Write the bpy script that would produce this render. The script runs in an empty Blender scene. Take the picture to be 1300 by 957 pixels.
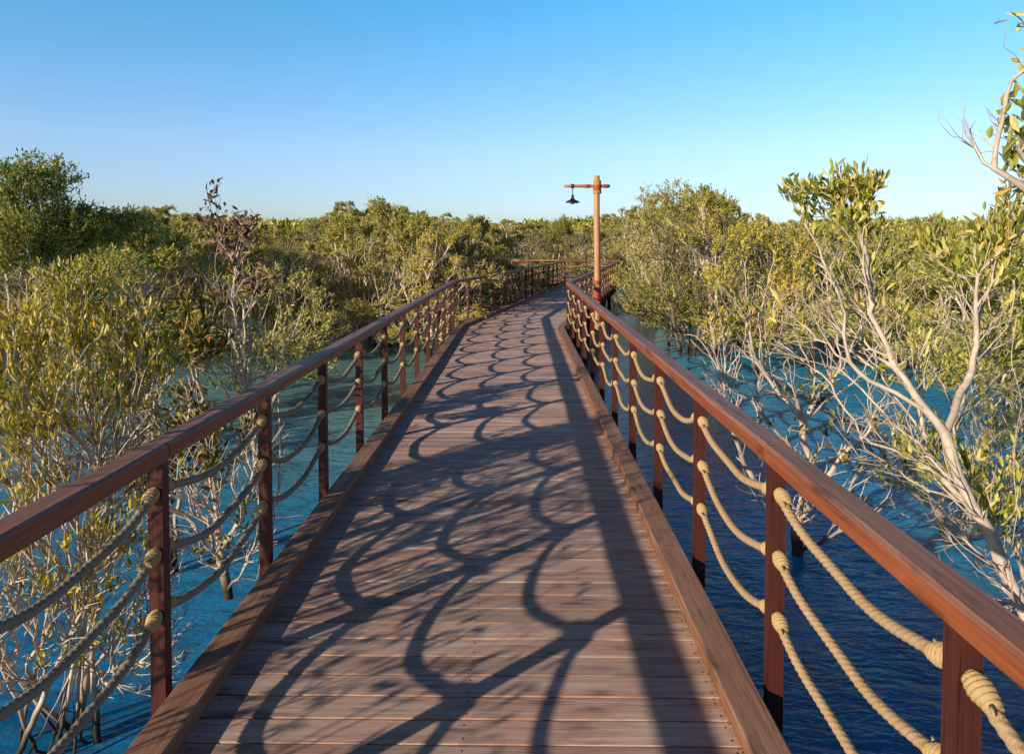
import bpy, bmesh, math, random
import numpy as np
from mathutils import Vector, Matrix
R = math.radians
SC = bpy.context.scene
COL = SC.collection
rng = np.random.default_rng(7)
random.seed(7)

# ------------------------------------------------------------------ camera
F = 900.0; CX = 650.0; PITCH = R(2.0); YAW = R(0.64); CH = 1.75
V0 = 310 + F*math.tan(PITCH)
cd = bpy.data.cameras.new('camera'); cam = bpy.data.objects.new('camera', cd); COL.objects.link(cam)
cd.sensor_width = 36; cd.lens = F/1300*36; cd.clip_start = 0.05; cd.clip_end = 3000
cd.shift_y = -(478.5 - V0)/1300
cam.location = (0, 0, CH); cam.rotation_euler = (R(90)-PITCH, 0, YAW)
SC.camera = cam
CF = Vector((-math.sin(YAW)*math.cos(PITCH), math.cos(YAW)*math.cos(PITCH), -math.sin(PITCH)))
CR = Vector((math.cos(YAW), math.sin(YAW), 0)); CU = CR.cross(CF)
def P(u, v, d):
    """photo pixel + distance ahead -> world point"""
    return Vector((0, 0, CH)) + (CF + CR*((u-CX)/F) - CU*((v-V0)/F))*d

# ------------------------------------------------------------------ helpers
def tag(o, label=None, cat=None, group=None, kind=None):
    if label: o['label'] = label
    if cat: o['category'] = cat
    if group: o['group'] = group
    if kind: o['kind'] = kind
    return o
def empty(name, loc=(0,0,0), rz=0):
    o = bpy.data.objects.new(name, None); o.location = loc; o.rotation_euler = (0,0,rz)
    o.empty_display_size = .2; COL.objects.link(o); return o
def link_mesh(name, me, mat=None, parent=None):
    if mat is not None and not me.materials: me.materials.append(mat)
    o = bpy.data.objects.new(name, me); COL.objects.link(o)
    if parent: o.parent = parent
    return o
def np_mesh(name, V, faces3=None, faces4=None, smooth=False):
    """fast mesh from numpy arrays"""
    me = bpy.data.meshes.new(name)
    V = np.asarray(V, dtype=np.float32)
    f3 = np.zeros((0,3), np.int32) if faces3 is None else np.asarray(faces3, np.int32)
    f4 = np.zeros((0,4), np.int32) if faces4 is None else np.asarray(faces4, np.int32)
    me.vertices.add(len(V)); me.vertices.foreach_set('co', V.ravel())
    nl = f3.size + f4.size
    me.loops.add(nl); me.loops.foreach_set('vertex_index', np.concatenate([f3.ravel(), f4.ravel()]))
    n = len(f3)+len(f4)
    me.polygons.add(n)
    st = np.concatenate([np.arange(len(f3))*3, len(f3)*3+np.arange(len(f4))*4]).astype(np.int32)
    me.polygons.foreach_set('loop_start', st)
    me.polygons.foreach_set('use_smooth', np.full(n, smooth))
    me.update(calc_edges=True); me.validate()
    return me

class MB:
    """collects boxes / prisms / tubes / lathes with uv in metres (u along the grain)"""
    def __init__(s): s.bm = bmesh.new(); s.uv = s.bm.loops.layers.uv.new('UVMap')
    def face(s, vs, uvs, smooth=False):
        try: f = s.bm.faces.new(vs)
        except ValueError: return
        f.smooth = smooth
        for l, q in zip(f.loops, uvs): l[s.uv].uv = q
    def box(s, c, ax, ay, az, sx, sy, sz, bev=0.0, uo=None):
        """box centred c, axes, full sizes; grain along ax. chamfered along the ax edges"""
        c = Vector(c); ax, ay, az = Vector(ax), Vector(ay), Vector(az)
        if uo is None: uo = (random.random()*40, random.random()*40)
        hy, hz = sy/2, sz/2; b = bev
        prof = [(-hy, -hz), (hy, -hz), (hy, hz-b), (hy-b, hz), (-hy+b, hz), (-hy, hz-b)] if b > 0 else [(-hy,-hz),(hy,-hz),(hy,hz),(-hy,hz)]
        ra = [s.bm.verts.new(c - ax*sx/2 + ay*y + az*z) for y, z in prof]
        rb = [s.bm.verts.new(c + ax*sx/2 + ay*y + az*z) for y, z in prof]
        n = len(prof); v = 0
        for i in range(n):
            j = (i+1) % n
            L = math.dist(prof[i], prof[j])
            s.face([ra[i], ra[j], rb[j], rb[i]], [(uo[0], uo[1]+v), (uo[0], uo[1]+v+L), (uo[0]+sx, uo[1]+v+L), (uo[0]+sx, uo[1]+v)])
            v += L
        s.face(ra[::-1], [(uo[0]+y*.3, uo[1]+z) for y, z in prof[::-1]]); s.face(rb, [(uo[0]+y*.3, uo[1]+z) for y, z in prof])
    def sweep(s, pts, prof, up=(0,0,1), uo=(0,0), seg=None, jitter=0):
        """mitred closed profile (x = right, z = up) swept along a flat polyline"""
        pts = [Vector(p) for p in pts]
        out = []
        for i, p in enumerate(pts):
            d0 = (p-pts[i-1]).normalized() if i else (pts[1]-p).normalized()
            d1 = (pts[i+1]-p).normalized() if i < len(pts)-1 else d0
            t = (d0+d1).normalized(); r = t.cross(Vector(up)).normalized(); k = 1/max(.3, t.dot(d0))
            out.append((p, r*k))
        rings = []; us = [0]
        for i in range(1, len(pts)): us.append(us[-1]+(pts[i]-pts[i-1]).length)
        for p, r in out:
            rings.append([s.bm.verts.new(p + r*(x+random.uniform(-jitter, jitter)) + Vector((0,0,z+random.uniform(-jitter,jitter)))) for x, z in prof])
        n = len(prof)
        for a in range(len(rings)-1):
            v = 0
            for i in range(n):
                j = (i+1) % n; L = math.dist(prof[i], prof[j])
                s.face([rings[a][i], rings[a+1][i], rings[a+1][j], rings[a][j]],
                       [(uo[0]+us[a], uo[1]+v), (uo[0]+us[a+1], uo[1]+v), (uo[0]+us[a+1], uo[1]+v+L), (uo[0]+us[a], uo[1]+v+L)])
                v += L
        s.face(rings[0], [(uo[0], uo[1])]*n); s.face(rings[-1][::-1], [(uo[0], uo[1])]*n)
    def tube(s, pts, rad, k=10, cap=True, smooth=True, fn=None):
        """round tube; rad number or list; fn(i, a) scales radius"""
        pts = [Vector(p) for p in pts]; n = len(pts)
        if not hasattr(rad, '__len__'): rad = [rad]*n
        t = [(pts[min(i+1, n-1)]-pts[max(i-1, 0)]).normalized() for i in range(n)]
        a = t[0].orthogonal().normalized(); rings = []; u = 0
        for i in range(n):
            a = (a - t[i]*a.dot(t[i])).normalized(); b = t[i].cross(a)
            if i: u += (pts[i]-pts[i-1]).length
            rings.append(([s.bm.verts.new(pts[i] + (a*math.cos(2*math.pi*q/k)+b*math.sin(2*math.pi*q/k))*rad[i]*(fn(i, 2*math.pi*q/k) if fn else 1)) for q in range(k)], u))
        for i in range(n-1):
            for q in range(k):
                j = (q+1) % k
                s.face([rings[i][0][q], rings[i][0][j], rings[i+1][0][j], rings[i+1][0][q]],
                       [(rings[i][1], q/k*.3), (rings[i][1], (q+1)/k*.3), (rings[i+1][1], (q+1)/k*.3), (rings[i+1][1], q/k*.3)], smooth)
        if cap:
            s.face(rings[0][0][::-1], [(0,0)]*k); s.face(rings[-1][0], [(0,0)]*k)
    def clip(s, co, no):
        g = s.bm.verts[:]+s.bm.edges[:]+s.bm.faces[:]
        r = bmesh.ops.bisect_plane(s.bm, geom=g, plane_co=Vector(co), plane_no=Vector(no), clear_outer=True, dist=1e-5)
        ed = [e for e in r['geom_cut'] if isinstance(e, bmesh.types.BMEdge)]
        bmesh.ops.holes_fill(s.bm, edges=ed)
    def build(s, name, mat, parent=None, recalc=True):
        if recalc: bmesh.ops.recalc_face_normals(s.bm, faces=s.bm.faces[:])
        me = bpy.data.meshes.new(name); s.bm.to_mesh(me); s.bm.free()
        return link_mesh(name, me, mat, parent)

# ------------------------------------------------------------------ materials
class NT:
    def __init__(s, name):
        s.m = bpy.data.materials.new(name); s.m.use_nodes = True; s.t = s.m.node_tree; s.t.nodes.clear()
        s.out = s.n('ShaderNodeOutputMaterial')
    def n(s, typ, ins=None, **kw):
        nd = s.t.nodes.new(typ)
        for k, v in kw.items(): setattr(nd, k, v)
        for k, v in (ins or {}).items():
            if isinstance(v, bpy.types.NodeSocket): s.t.links.new(v, nd.inputs[k])
            else: nd.inputs[k].default_value = v
        return nd
    def link(s, a, b): s.t.links.new(a, b)
    def ramp(s, fac, stops, interp='LINEAR'):
        nd = s.n('ShaderNodeValToRGB', {'Fac': fac}); r = nd.color_ramp; r.interpolation = interp
        while len(r.elements) < len(stops): r.elements.new(.5)
        for e, (p, c) in zip(r.elements, stops):
            e.position = p; e.color = (c[0], c[1], c[2], 1) if hasattr(c, '__len__') else (c, c, c, 1)
        return nd.outputs['Color']
    def mix(s, fac, a, b, blend='MIX'):
        nd = s.n('ShaderNodeMix', data_type='RGBA', blend_type=blend)
        for i, v in ((0, fac), (6, a), (7, b)):
            if isinstance(v, bpy.types.NodeSocket): s.t.links.new(v, nd.inputs[i])
            elif i == 0: nd.inputs[0].default_value = v
            else: nd.inputs[i].default_value = (*v, 1) if len(v) == 3 else v
        return nd.outputs[2]
    def math(s, op, a, b=0.0, clamp=False):
        nd = s.n('ShaderNodeMath', operation=op, use_clamp=clamp)
        for i, v in ((0, a), (1, b)):
            if isinstance(v, bpy.types.NodeSocket): s.t.links.new(v, nd.inputs[i])
            else: nd.inputs[i].default_value = v
        return nd.outputs[0]
    def noise(s, vec, scale, detail=4, rough=.55, dist=0):
        return s.n('ShaderNodeTexNoise', {'Vector': vec, 'Scale': scale, 'Detail': detail, 'Roughness': rough, 'Distortion': dist}).outputs['Fac']
    def mapping(s, vec, scale=(1,1,1), loc=(0,0,0), rot=(0,0,0)):
        return s.n('ShaderNodeMapping', {'Vector': vec, 'Scale': scale, 'Location': loc, 'Rotation': rot}).outputs['Vector']
    def finish(s, sh): s.link(sh, s.out.inputs['Surface']); return s.m

def wood_mat(name, side, side2, top, top2, rough=.5, streak=.5, island=.25, spec=.35, bleach=None):
    t = NT(name)
    uv = t.n('ShaderNodeTexCoord').outputs['UV']; geo = t.n('ShaderNodeNewGeometry')
    rnd = geo.outputs['Random Per Island']
    off = t.n('ShaderNodeCombineXYZ', {'X': t.math('MULTIPLY', rnd, 37.0), 'Y': t.math('MULTIPLY', rnd, 91.0), 'Z': 0.0}).outputs[0]
    v = t.n('ShaderNodeVectorMath', {0: uv, 1: off}, operation='ADD').outputs[0]
    grain = t.noise(t.mapping(v, (1.6, 55, 1)), 1.0, 6, .65, .6)
    fine = t.noise(t.mapping(v, (5, 260, 1)), 1.0, 3, .6)
    blot = t.noise(t.mapping(v, (1.1, 4.5, 1)), 1.0, 4, .6)
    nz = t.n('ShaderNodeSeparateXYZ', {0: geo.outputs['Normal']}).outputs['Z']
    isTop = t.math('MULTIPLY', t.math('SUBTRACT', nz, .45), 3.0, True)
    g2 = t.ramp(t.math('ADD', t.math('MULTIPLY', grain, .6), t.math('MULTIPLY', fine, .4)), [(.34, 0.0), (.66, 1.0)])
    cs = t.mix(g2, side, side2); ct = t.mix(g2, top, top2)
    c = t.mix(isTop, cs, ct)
    # reddish worn patches through the grey
    wear = t.ramp(blot, [(.45, 0.0), (.68, 1.0)])
    c = t.mix(t.math('MULTIPLY', wear, streak), c, cs)
    if bleach:
        bl = t.ramp(t.noise(t.mapping(v, (2.2, 9, 1), (3, 7, 0)), 1.0, 5, .7), [(.5, 0.0), (.75, 1.0)])
        c = t.mix(t.math('MULTIPLY', bl, .55), c, bleach)
    val = t.math('ADD', t.math('MULTIPLY', rnd, island*2), 1-island)
    c = t.mix(1.0, c, t.n('ShaderNodeCombineColor', {0: val, 1: val, 2: val}).outputs[0], 'MULTIPLY')
    # dark knots / water stains
    st = t.ramp(t.noise(t.mapping(v, (3, 12, 1), (9, 2, 0)), 1.0, 3, .5), [(.30, .45), (.42, 1.0)])
    c = t.mix(1.0, c, st, 'MULTIPLY')
    crk = t.noise(t.mapping(v, (.8, 34, 1), (5, 1, 0)), 1.0, 5, .7, .9)
    ck = t.ramp(crk, [(.33, 0.0), (.40, 1.0)])
    c = t.mix(1.0, c, t.ramp(ck, [(0, (.40,.36,.34)), (1, (1,1,1))]), 'MULTIPLY')
    h = t.math('ADD', t.math('ADD', t.math('MULTIPLY', grain, .7), t.math('MULTIPLY', fine, .5)), t.math('MULTIPLY', ck, .5))
    bump = t.n('ShaderNodeBump', {'Height': h, 'Strength': .45, 'Distance': .004})
    rr = t.math('ADD', t.math('MULTIPLY', grain, .25), rough-.1)
    b = t.n('ShaderNodeBsdfPrincipled', {'Base Color': c, 'Roughness': rr, 'Normal': bump.outputs[0], 'Specular IOR Level': spec})
    return t.finish(b.outputs[0])

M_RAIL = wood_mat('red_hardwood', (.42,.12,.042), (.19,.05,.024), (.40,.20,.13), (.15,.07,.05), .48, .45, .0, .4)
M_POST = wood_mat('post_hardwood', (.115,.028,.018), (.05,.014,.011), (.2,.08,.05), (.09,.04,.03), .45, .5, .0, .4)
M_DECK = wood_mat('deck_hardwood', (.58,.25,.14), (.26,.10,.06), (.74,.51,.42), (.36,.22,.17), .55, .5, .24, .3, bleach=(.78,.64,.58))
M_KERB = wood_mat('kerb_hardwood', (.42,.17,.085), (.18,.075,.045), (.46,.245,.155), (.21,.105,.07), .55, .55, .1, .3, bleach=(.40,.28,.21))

def mat_rope(name, c0, c1, c2):
    t = NT(name); tc = t.n('ShaderNodeTexCoord'); ob = tc.outputs['Object']
    n1 = t.noise(ob, 260, 4, .7); n2 = t.noise(ob, 14, 3, .6)
    c = t.mix(t.ramp(n1, [(.35, 0.), (.68, 1.)]), c0, c1)
    c = t.mix(t.ramp(n2, [(.42, 0.), (.66, .75)]), c, c2)
    bump = t.n('ShaderNodeBump', {'Height': n1, 'Strength': .7, 'Distance': .003})
    b = t.n('ShaderNodeBsdfPrincipled', {'Base Color': c, 'Roughness': .9, 'Normal': bump.outputs[0], 'Specular IOR Level': .15})
    return t.finish(b.outputs[0])
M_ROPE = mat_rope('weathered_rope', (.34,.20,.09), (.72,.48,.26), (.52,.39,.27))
M_KNOT = mat_rope('whipped_rope', (.42,.26,.10), (.66,.46,.22), (.52,.37,.20))

def mat_bark(name, pale, dark, wet=True):
    t = NT(name); tc = t.n('ShaderNodeTexCoord'); geo = t.n('ShaderNodeNewGeometry')
    n1 = t.noise(tc.outputs['Object'], 22, 5, .65); n2 = t.noise(tc.outputs['Object'], 4, 3)
    c = t.mix(t.ramp(n1, [(.38, 0.), (.62, 1.)]), dark, pale)
    c = t.mix(t.ramp(n2, [(.35, .0), (.7, .6)]), c, tuple(q*.62 for q in dark))
    z = t.n('ShaderNodeSeparateXYZ', {0: geo.outputs['Position']}).outputs['Z']
    w = t.math('MULTIPLY', t.math('SUBTRACT', -.62, z), 4.0, True)
    c = t.mix(w, c, (.06,.045,.03))
    bump = t.n('ShaderNodeBump', {'Height': n1, 'Strength': .5, 'Distance': .006})
    b = t.n('ShaderNodeBsdfPrincipled', {'Base Color': c, 'Roughness': .75, 'Normal': bump.outputs[0], 'Specular IOR Level': .2})
    return t.finish(b.outputs[0])
M_BARK = mat_bark('pale_bark', (.84,.69,.57), (.56,.43,.34))
M_BARK2 = mat_bark('brown_twig_bark', (.34,.25,.18), (.20,.14,.10))

def mat_leaf(name, stops, trans=.28, rough=.42, tint=None):
    t = NT(name); geo = t.n('ShaderNodeNewGeometry'); rnd = geo.outputs['Random Per Island']
    c = t.ramp(rnd, stops)
    n2 = t.noise(geo.outputs['Position'], .9, 3, .6)
    k = t.ramp(n2, [(.3, (1.2,1.26,1.05)), (.7, (2.2,2.08,1.45))])
    c = t.mix(1.0, c, k, 'MULTIPLY')
    b = t.n('ShaderNodeBsdfPrincipled', {'Base Color': c, 'Roughness': rough, 'Specular IOR Level': .42})
    tr = t.n('ShaderNodeBsdfTranslucent', {'Color': t.mix(1.0, c, (1.25,1.2,.5), 'MULTIPLY')})
    mx = t.n('ShaderNodeMixShader', {0: trans, 1: b.outputs[0], 2: tr.outputs[0]})
    return t.finish(mx.outputs[0])
LF_OLIVE = mat_leaf('olive_leaves', [(0,(.07,.09,.018)),(.25,(.15,.17,.03)),(.5,(.26,.255,.05)),(.72,(.36,.32,.08)),(.86,(.46,.40,.19)),(.96,(.50,.43,.26)),(1,(.55,.26,.02))])
LF_YELL = mat_leaf('yellow_green_leaves', [(0,(.10,.10,.02)),(.3,(.25,.23,.03)),(.6,(.40,.34,.04)),(.8,(.52,.42,.07)),(.93,(.52,.44,.22)),(1,(.6,.3,.02))])
LF_DARK = mat_leaf('dark_green_leaves', [(0,(.045,.065,.014)),(.35,(.11,.14,.026)),(.65,(.21,.235,.04)),(.85,(.32,.31,.07)),(1,(.42,.38,.16))])
LF_DEAD = mat_leaf('dead_brown_leaves', [(0,(.03,.010,.010)),(.4,(.075,.022,.020)),(.65,(.14,.05,.038)),(.82,(.22,.12,.08)),(1,(.30,.21,.14))], .12, .6)
LF_MIXED = mat_leaf('mixed_leaves', [(0,(.03,.04,.014)),(.35,(.075,.085,.02)),(.6,(.16,.16,.035)),(.78,(.28,.24,.05)),(.86,(.12,.045,.025)),(.95,(.09,.03,.02)),(1,(.45,.2,.02))])

# water
t = NT('lagoon_water'); geo = t.n('ShaderNodeNewGeometry'); pos = geo.outputs['Position']
x = t.n('ShaderNodeSeparateXYZ', {0: pos}); 
pt = t.noise(t.mapping(pos, (1,1.4,1)), .16, 4, .55, .4)
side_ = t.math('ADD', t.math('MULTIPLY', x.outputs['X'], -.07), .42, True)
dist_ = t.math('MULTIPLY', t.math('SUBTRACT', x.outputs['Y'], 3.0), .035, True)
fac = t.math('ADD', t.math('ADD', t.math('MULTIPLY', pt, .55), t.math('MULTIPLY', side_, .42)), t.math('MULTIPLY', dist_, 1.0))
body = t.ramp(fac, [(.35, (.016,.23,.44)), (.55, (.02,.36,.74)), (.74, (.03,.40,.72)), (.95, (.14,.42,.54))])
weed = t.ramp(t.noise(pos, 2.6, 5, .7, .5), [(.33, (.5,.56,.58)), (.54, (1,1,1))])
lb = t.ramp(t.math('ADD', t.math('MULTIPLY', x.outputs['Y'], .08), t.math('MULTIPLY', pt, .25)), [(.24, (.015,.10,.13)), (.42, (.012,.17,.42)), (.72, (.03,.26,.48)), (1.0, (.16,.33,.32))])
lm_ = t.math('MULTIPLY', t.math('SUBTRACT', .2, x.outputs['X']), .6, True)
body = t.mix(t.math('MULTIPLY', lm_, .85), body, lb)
body = t.mix(1.0, body, weed, 'MULTIPLY')
wp = t.math('MULTIPLY', t.ramp(t.noise(pos, 4.5, 6, .75, .8), [(.54, 0.), (.66, .75)]), t.ramp(t.math('MULTIPLY', x.outputs['Y'], .12), [(.3, 1.), (1., .15)]))
body = t.mix(wp, body, (.055,.055,.03))
w1 = t.noise(t.mapping(pos, (1, 2.2, 1), rot=(0,0,.5)), 3.4, 3, .5, .3)
w2 = t.noise(t.mapping(pos, (1, 1.9, 1), rot=(0,0,-.3)), 11, 3, .5, .3)
w3 = t.noise(t.mapping(pos, (1, 1.5, 1)), .7, 2)
hh = t.math('ADD', t.math('ADD', t.math('MULTIPLY', w1, .6), t.math('MULTIPLY', w2, .22)), t.math('MULTIPLY', w3, .5))
bump = t.n('ShaderNodeBump', {'Height': hh, 'Strength': .8, 'Distance': .055})
b = t.n('ShaderNodeBsdfPrincipled', {'Base Color': body, 'Roughness': .07, 'IOR': 1.33, 'Normal': bump.outputs[0]})
M_WATER = t.finish(b.outputs[0])
t = NT('mud'); tc = t.n('ShaderNodeTexCoord')
c = t.ramp(t.noise(tc.outputs['Object'], .8, 6, .6), [(.3, (.045,.045,.03)), (.7, (.13,.11,.07))])
M_MUD = t.finish(t.n('ShaderNodeBsdfPrincipled', {'Base Color': c, 'Roughness': .9}).outputs[0])

def mat_simple(name, c0, c1, rough=.5, metal=0, sc=12, spec=.5, stretch=(1,1,.15)):
    t = NT(name); tc = t.n('ShaderNodeTexCoord')
    n = t.noise(t.mapping(tc.outputs['Object'], stretch), sc, 5, .6)
    c = t.mix(t.ramp(n, [(.35, 0.), (.65, 1.)]), c0, c1)
    bump = t.n('ShaderNodeBump', {'Height': n, 'Strength': .3, 'Distance': .004})
    return t.finish(t.n('ShaderNodeBsdfPrincipled', {'Base Color': c, 'Roughness': rough, 'Metallic': metal, 'Specular IOR Level': spec, 'Normal': bump.outputs[0]}).outputs[0])
M_POLE = mat_simple('tan_pole_wood', (.50,.24,.11), (.62,.34,.17), .6)
M_BEAM = mat_simple('orange_beam_wood', (.42,.14,.06), (.52,.22,.10), .6)
M_RED = mat_simple('red_binding', (.34,.05,.03), (.44,.09,.045), .6)
M_GOLD = mat_simple('ochre_rope_binding', (.42,.20,.04), (.55,.30,.08), .8, sc=60, stretch=(.3,.3,3))
M_IRON = mat_simple('dark_iron', (.018,.02,.024), (.035,.038,.042), .45, .6)
M_DARKWOOD = mat_simple('dark_timber', (.035,.02,.014), (.07,.04,.026), .7)
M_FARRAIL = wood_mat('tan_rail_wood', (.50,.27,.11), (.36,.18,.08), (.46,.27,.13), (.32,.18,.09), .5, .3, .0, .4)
M_SCREW = mat_simple('steel_screw', (.05,.045,.04), (.09,.08,.07), .5, .5)

# ------------------------------------------------------------------ setting: water, ground
WZ = -1.0
mb = MB(); mb.face([mb.bm.verts.new(q) for q in ((-700,-300,WZ),(700,-300,WZ),(700,1400,WZ),(-700,1400,WZ))], [(0,0),(1,0),(1,1),(0,1)])
tag(mb.build('water', M_WATER), kind='structure')
# low mud ground that rises out of the lagoon under the far wood
xs = np.linspace(-500, 500, 70); ys = np.concatenate([np.linspace(-40, 60, 40), np.linspace(64, 1300, 36)])
V = []; 
for y in ys:
    for xx in xs:
        V.append((xx, y, -1.35 + .6*min(1, max(0, (y-38)/12)) + .08*math.sin(xx*.3+y*.17)))
nx = len(xs); Fq = [(j*nx+i, j*nx+i+1, (j+1)*nx+i+1, (j+1)*nx+i) for j in range(len(ys)-1) for i in range(nx-1)]
tag(link_mesh('ground', np_mesh('ground', V, None, Fq, True), M_MUD), kind='structure')

# ------------------------------------------------------------------ boardwalk
# rail lines (plan), outer rail centres
LP_ = [(-1.405,-1.9), (-1.405,14.85), (2.02,32.0), (-5.2,32.9)]
RP_ = [(.985,-1.9), (.985,14.45), (4.45,32.0), (4.62,34.4), (-5.2,35.3)]
def off(poly, d):
    """offset an open plan polyline to its right by d"""
    o = []
    P2 = [Vector((a, b, 0)) for a, b in poly]
    for i, p in enumerate(P2):
        d0 = (p-P2[i-1]).normalized() if i else (P2[1]-p).normalized()
        d1 = (P2[i+1]-p).normalized() if i < len(P2)-1 else d0
        tt = (d0+d1).normalized(); r = Vector((tt.y, -tt.x, 0)); o.append(p + r*(d/max(.3, tt.dot(d0))))
    return [(q.x, q.y) for q in o]
# deck boards, one mesh for each straight run, as parts of the boardwalk
board = empty('boardwalk', (0,0,0)); tag(board, kind='structure')
def run(Lp, Rp, clips, seed, sc=True):
    random.seed(seed)
    L0, L1 = Vector((*Lp[0],0)), Vector((*Lp[1],0)); R0, R1 = Vector((*Rp[0],0)), Vector((*Rp[1],0))
    d = ((L1-L0).normalized()+(R1-R0).normalized()).normalized(); r = Vector((d.y, -d.x, 0))
    lo = (L0-L0).dot(r)+.085; hi = (R0-L0).dot(r)-.065
    y0 = min(0, (R0-L0).dot(d)) - .6; y1 = max((L1-L0).dot(d), (R1-L0).dot(d)) + .6
    m = MB(); s = MB(); pitch = .133; k = 0; y = y0
    while y < y1:
        w = pitch - .006 + random.uniform(-.0012, .0012)
        zt = random.uniform(-.0012, .0012)
        c = L0 + d*(y+pitch/2) + r*((lo+hi)/2) + Vector((0,0,-.0155+zt))
        m.box(c, r, d, (0,0,1), hi-lo, w, .031, .0035)
        if sc and y > -3:
            for q in (lo+.17, hi-.17, (lo+hi)/2):
                for e in (-.035, .035):
                    p = L0 + d*(y+pitch/2+e) + r*(q+random.uniform(-.004,.004)) + Vector((0,0,zt+.0004))
                    vs = [s.bm.verts.new(p+Vector((math.cos(a)*.0045, math.sin(a)*.0045, 0))) for a in [i*math.pi/4 for i in range(8)]]
                    s.face(vs, [(0,0)]*8)
        y += pitch; k += 1
    for co, no in clips: m.clip(co, no); s.clip(co, no)
    m.build('deck_boards', M_DECK, board)
    if sc: s.build('screw_heads', M_SCREW, board)
    # joists under the boards
    j = MB()
    for q in (lo+.12, (lo+hi)/2, hi-.12):
        j.box(L0 + d*((y0+y1)/2) + r*q + Vector((0,0,-.107)), d, r, (0,0,1), y1-y0, .07, .15)
    for q in (lo-.004, hi+.004):
        j.box(L0 + d*((y0+y1)/2) + r*q + Vector((0,0,-.125)), d, r, (0,0,1), y1-y0, .04, .19)
    for co, no in clips: j.clip(co, no)
    j.build('joist', M_DARKWOOD, board)
def mplane(a, b, keep):   # vertical cutting plane through plan points a,b; keep side containing plan point keep
    a = Vector((*a,0)); b = Vector((*b,0)); n = Vector((b.y-a.y, -(b.x-a.x), 0)).normalized()
    if (Vector((*keep,0))-a).dot(n) > 0: n = -n
    return (a, n)
run(LP_[0:2], RP_[0:2], [mplane(LP_[1], RP_[1], (0,0))], 1)
run(LP_[1:3], RP_[1:3], [mplane(LP_[1], RP_[1], (2,25)), mplane((2.02,32.0),(4.62,34.4),(2,20)) if 0 else mplane(LP_[2], (4.53,33.2), (2,25))], 2, False)
run(LP_[2:4], RP_[3:5], [mplane(LP_[2], (4.53,33.2), (0,34))] , 3, False)
# kerb beams
kprof = [(-.068,0.0005),(.068,0.0005),(.068,.055),(.062,.061),(-.062,.061),(-.068,.055)]
def kerb(poly):
    pl = off(poly, 0)
    # cut the long runs into single timbers
    for a, b in zip(pl[:-1], pl[1:]):
        pass
    m = MB(); m.sweep([(px, py, 0) for px, py in pl], kprof, uo=(random.random()*9, random.random()*9)); return m
def split_line(poly, L):
    """cut a polyline in pieces of about L; corners stay inside a piece (mitred)"""
    out = []; cur = [Vector((*poly[0],0))]; acc = 0
    for a, b in zip(poly[:-1], poly[1:]):
        a = Vector((*a,0)); b = Vector((*b,0)); D = (b-a).length; d = (b-a)/D; s = 0
        while s + (L-acc) < D - .6:
            s += L-acc; cur.append(a+d*s); out.append(cur); cur = [a+d*(s+.004)]; acc = 0
        cur.append(b); acc += D-s
        if acc > L-.6: acc = L*.4
    out.append(cur); return out
for poly, o_ in ((LP_, .153), (RP_, -.146)):
    for pc in split_line(off(poly, o_), 2.9):
        m = MB(); zz = random.uniform(-.002, .002)
        m.sweep([(p.x, p.y, 0) for p in pc], [(a, b+(zz if b > .01 else 0)) for a, b in kprof], uo=(random.random()*9, random.random()*9), jitter=.0012)
        m.build('kerb_beam', M_KERB, board)
# piles and cross heads carrying the deck
for (a, b), (c_, d_) in (((LP_[0], LP_[1]), (RP_[0], RP_[1])), ((LP_[1], LP_[2]), (RP_[1], RP_[2]))):
    for f in np.arange(.08, 1, .165):
        l = Vector((*a,0)).lerp(Vector((*b,0)), f); r_ = Vector((*c_,0)).lerp(Vector((*d_,0)), f); dd = (r_-l).normalized()
        m = MB(); m.box((l+r_)/2+Vector((0,0,-.29)), dd, Vector((-dd.y,dd.x,0)), (0,0,1), (r_-l).length-.24, .12, .14); m.build('cross_head', M_DARKWOOD, board)
        for q in (l+dd*.3, r_-dd*.3):
            m = MB(); m.tube([(q.x,q.y,-.36),(q.x,q.y,-.8),(q.x,q.y,-1.6)], [.075,.08,.085], 14); m.build('pile', M_DARKWOOD, board)

rl = np.random.default_rng(44); n = 7000
yy = rl.uniform(.5, 14, n); xx = .768-np.abs(rl.normal(0,.009,n)); k_ = rl.uniform(0,1,n) < .03; xx[k_] -= np.abs(rl.normal(0,.05,k_.sum()))
A_ = rl.uniform(0,6.28,n); sz_ = rl.uniform(.002,.0055,n); dv_ = np.stack([np.cos(A_), np.sin(A_), rl.uniform(-.1,.3,n)],1)*sz_[:,None]; pv_ = np.stack([-np.sin(A_), np.cos(A_), rl.uniform(-.2,.2,n)],1)*sz_[:,None]*.45
c_ = np.stack([xx,yy,np.full(n,.004)+rl.uniform(0,.004,n)],1); V = np.stack([c_-dv_, c_+pv_, c_+dv_, c_-pv_],1).reshape(-1,3)
M_LIT = mat_simple('dry_litter', (.45,.24,.08), (.62,.42,.20), .8, sc=30)
tag(link_mesh('leaf_litter', np_mesh('leaf_litter', V, None, np.arange(4*n).reshape(-1,4)), M_LIT), 'thin line of golden dry litter blown against the right kerb', 'leaf litter', None, 'stuff')
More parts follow.
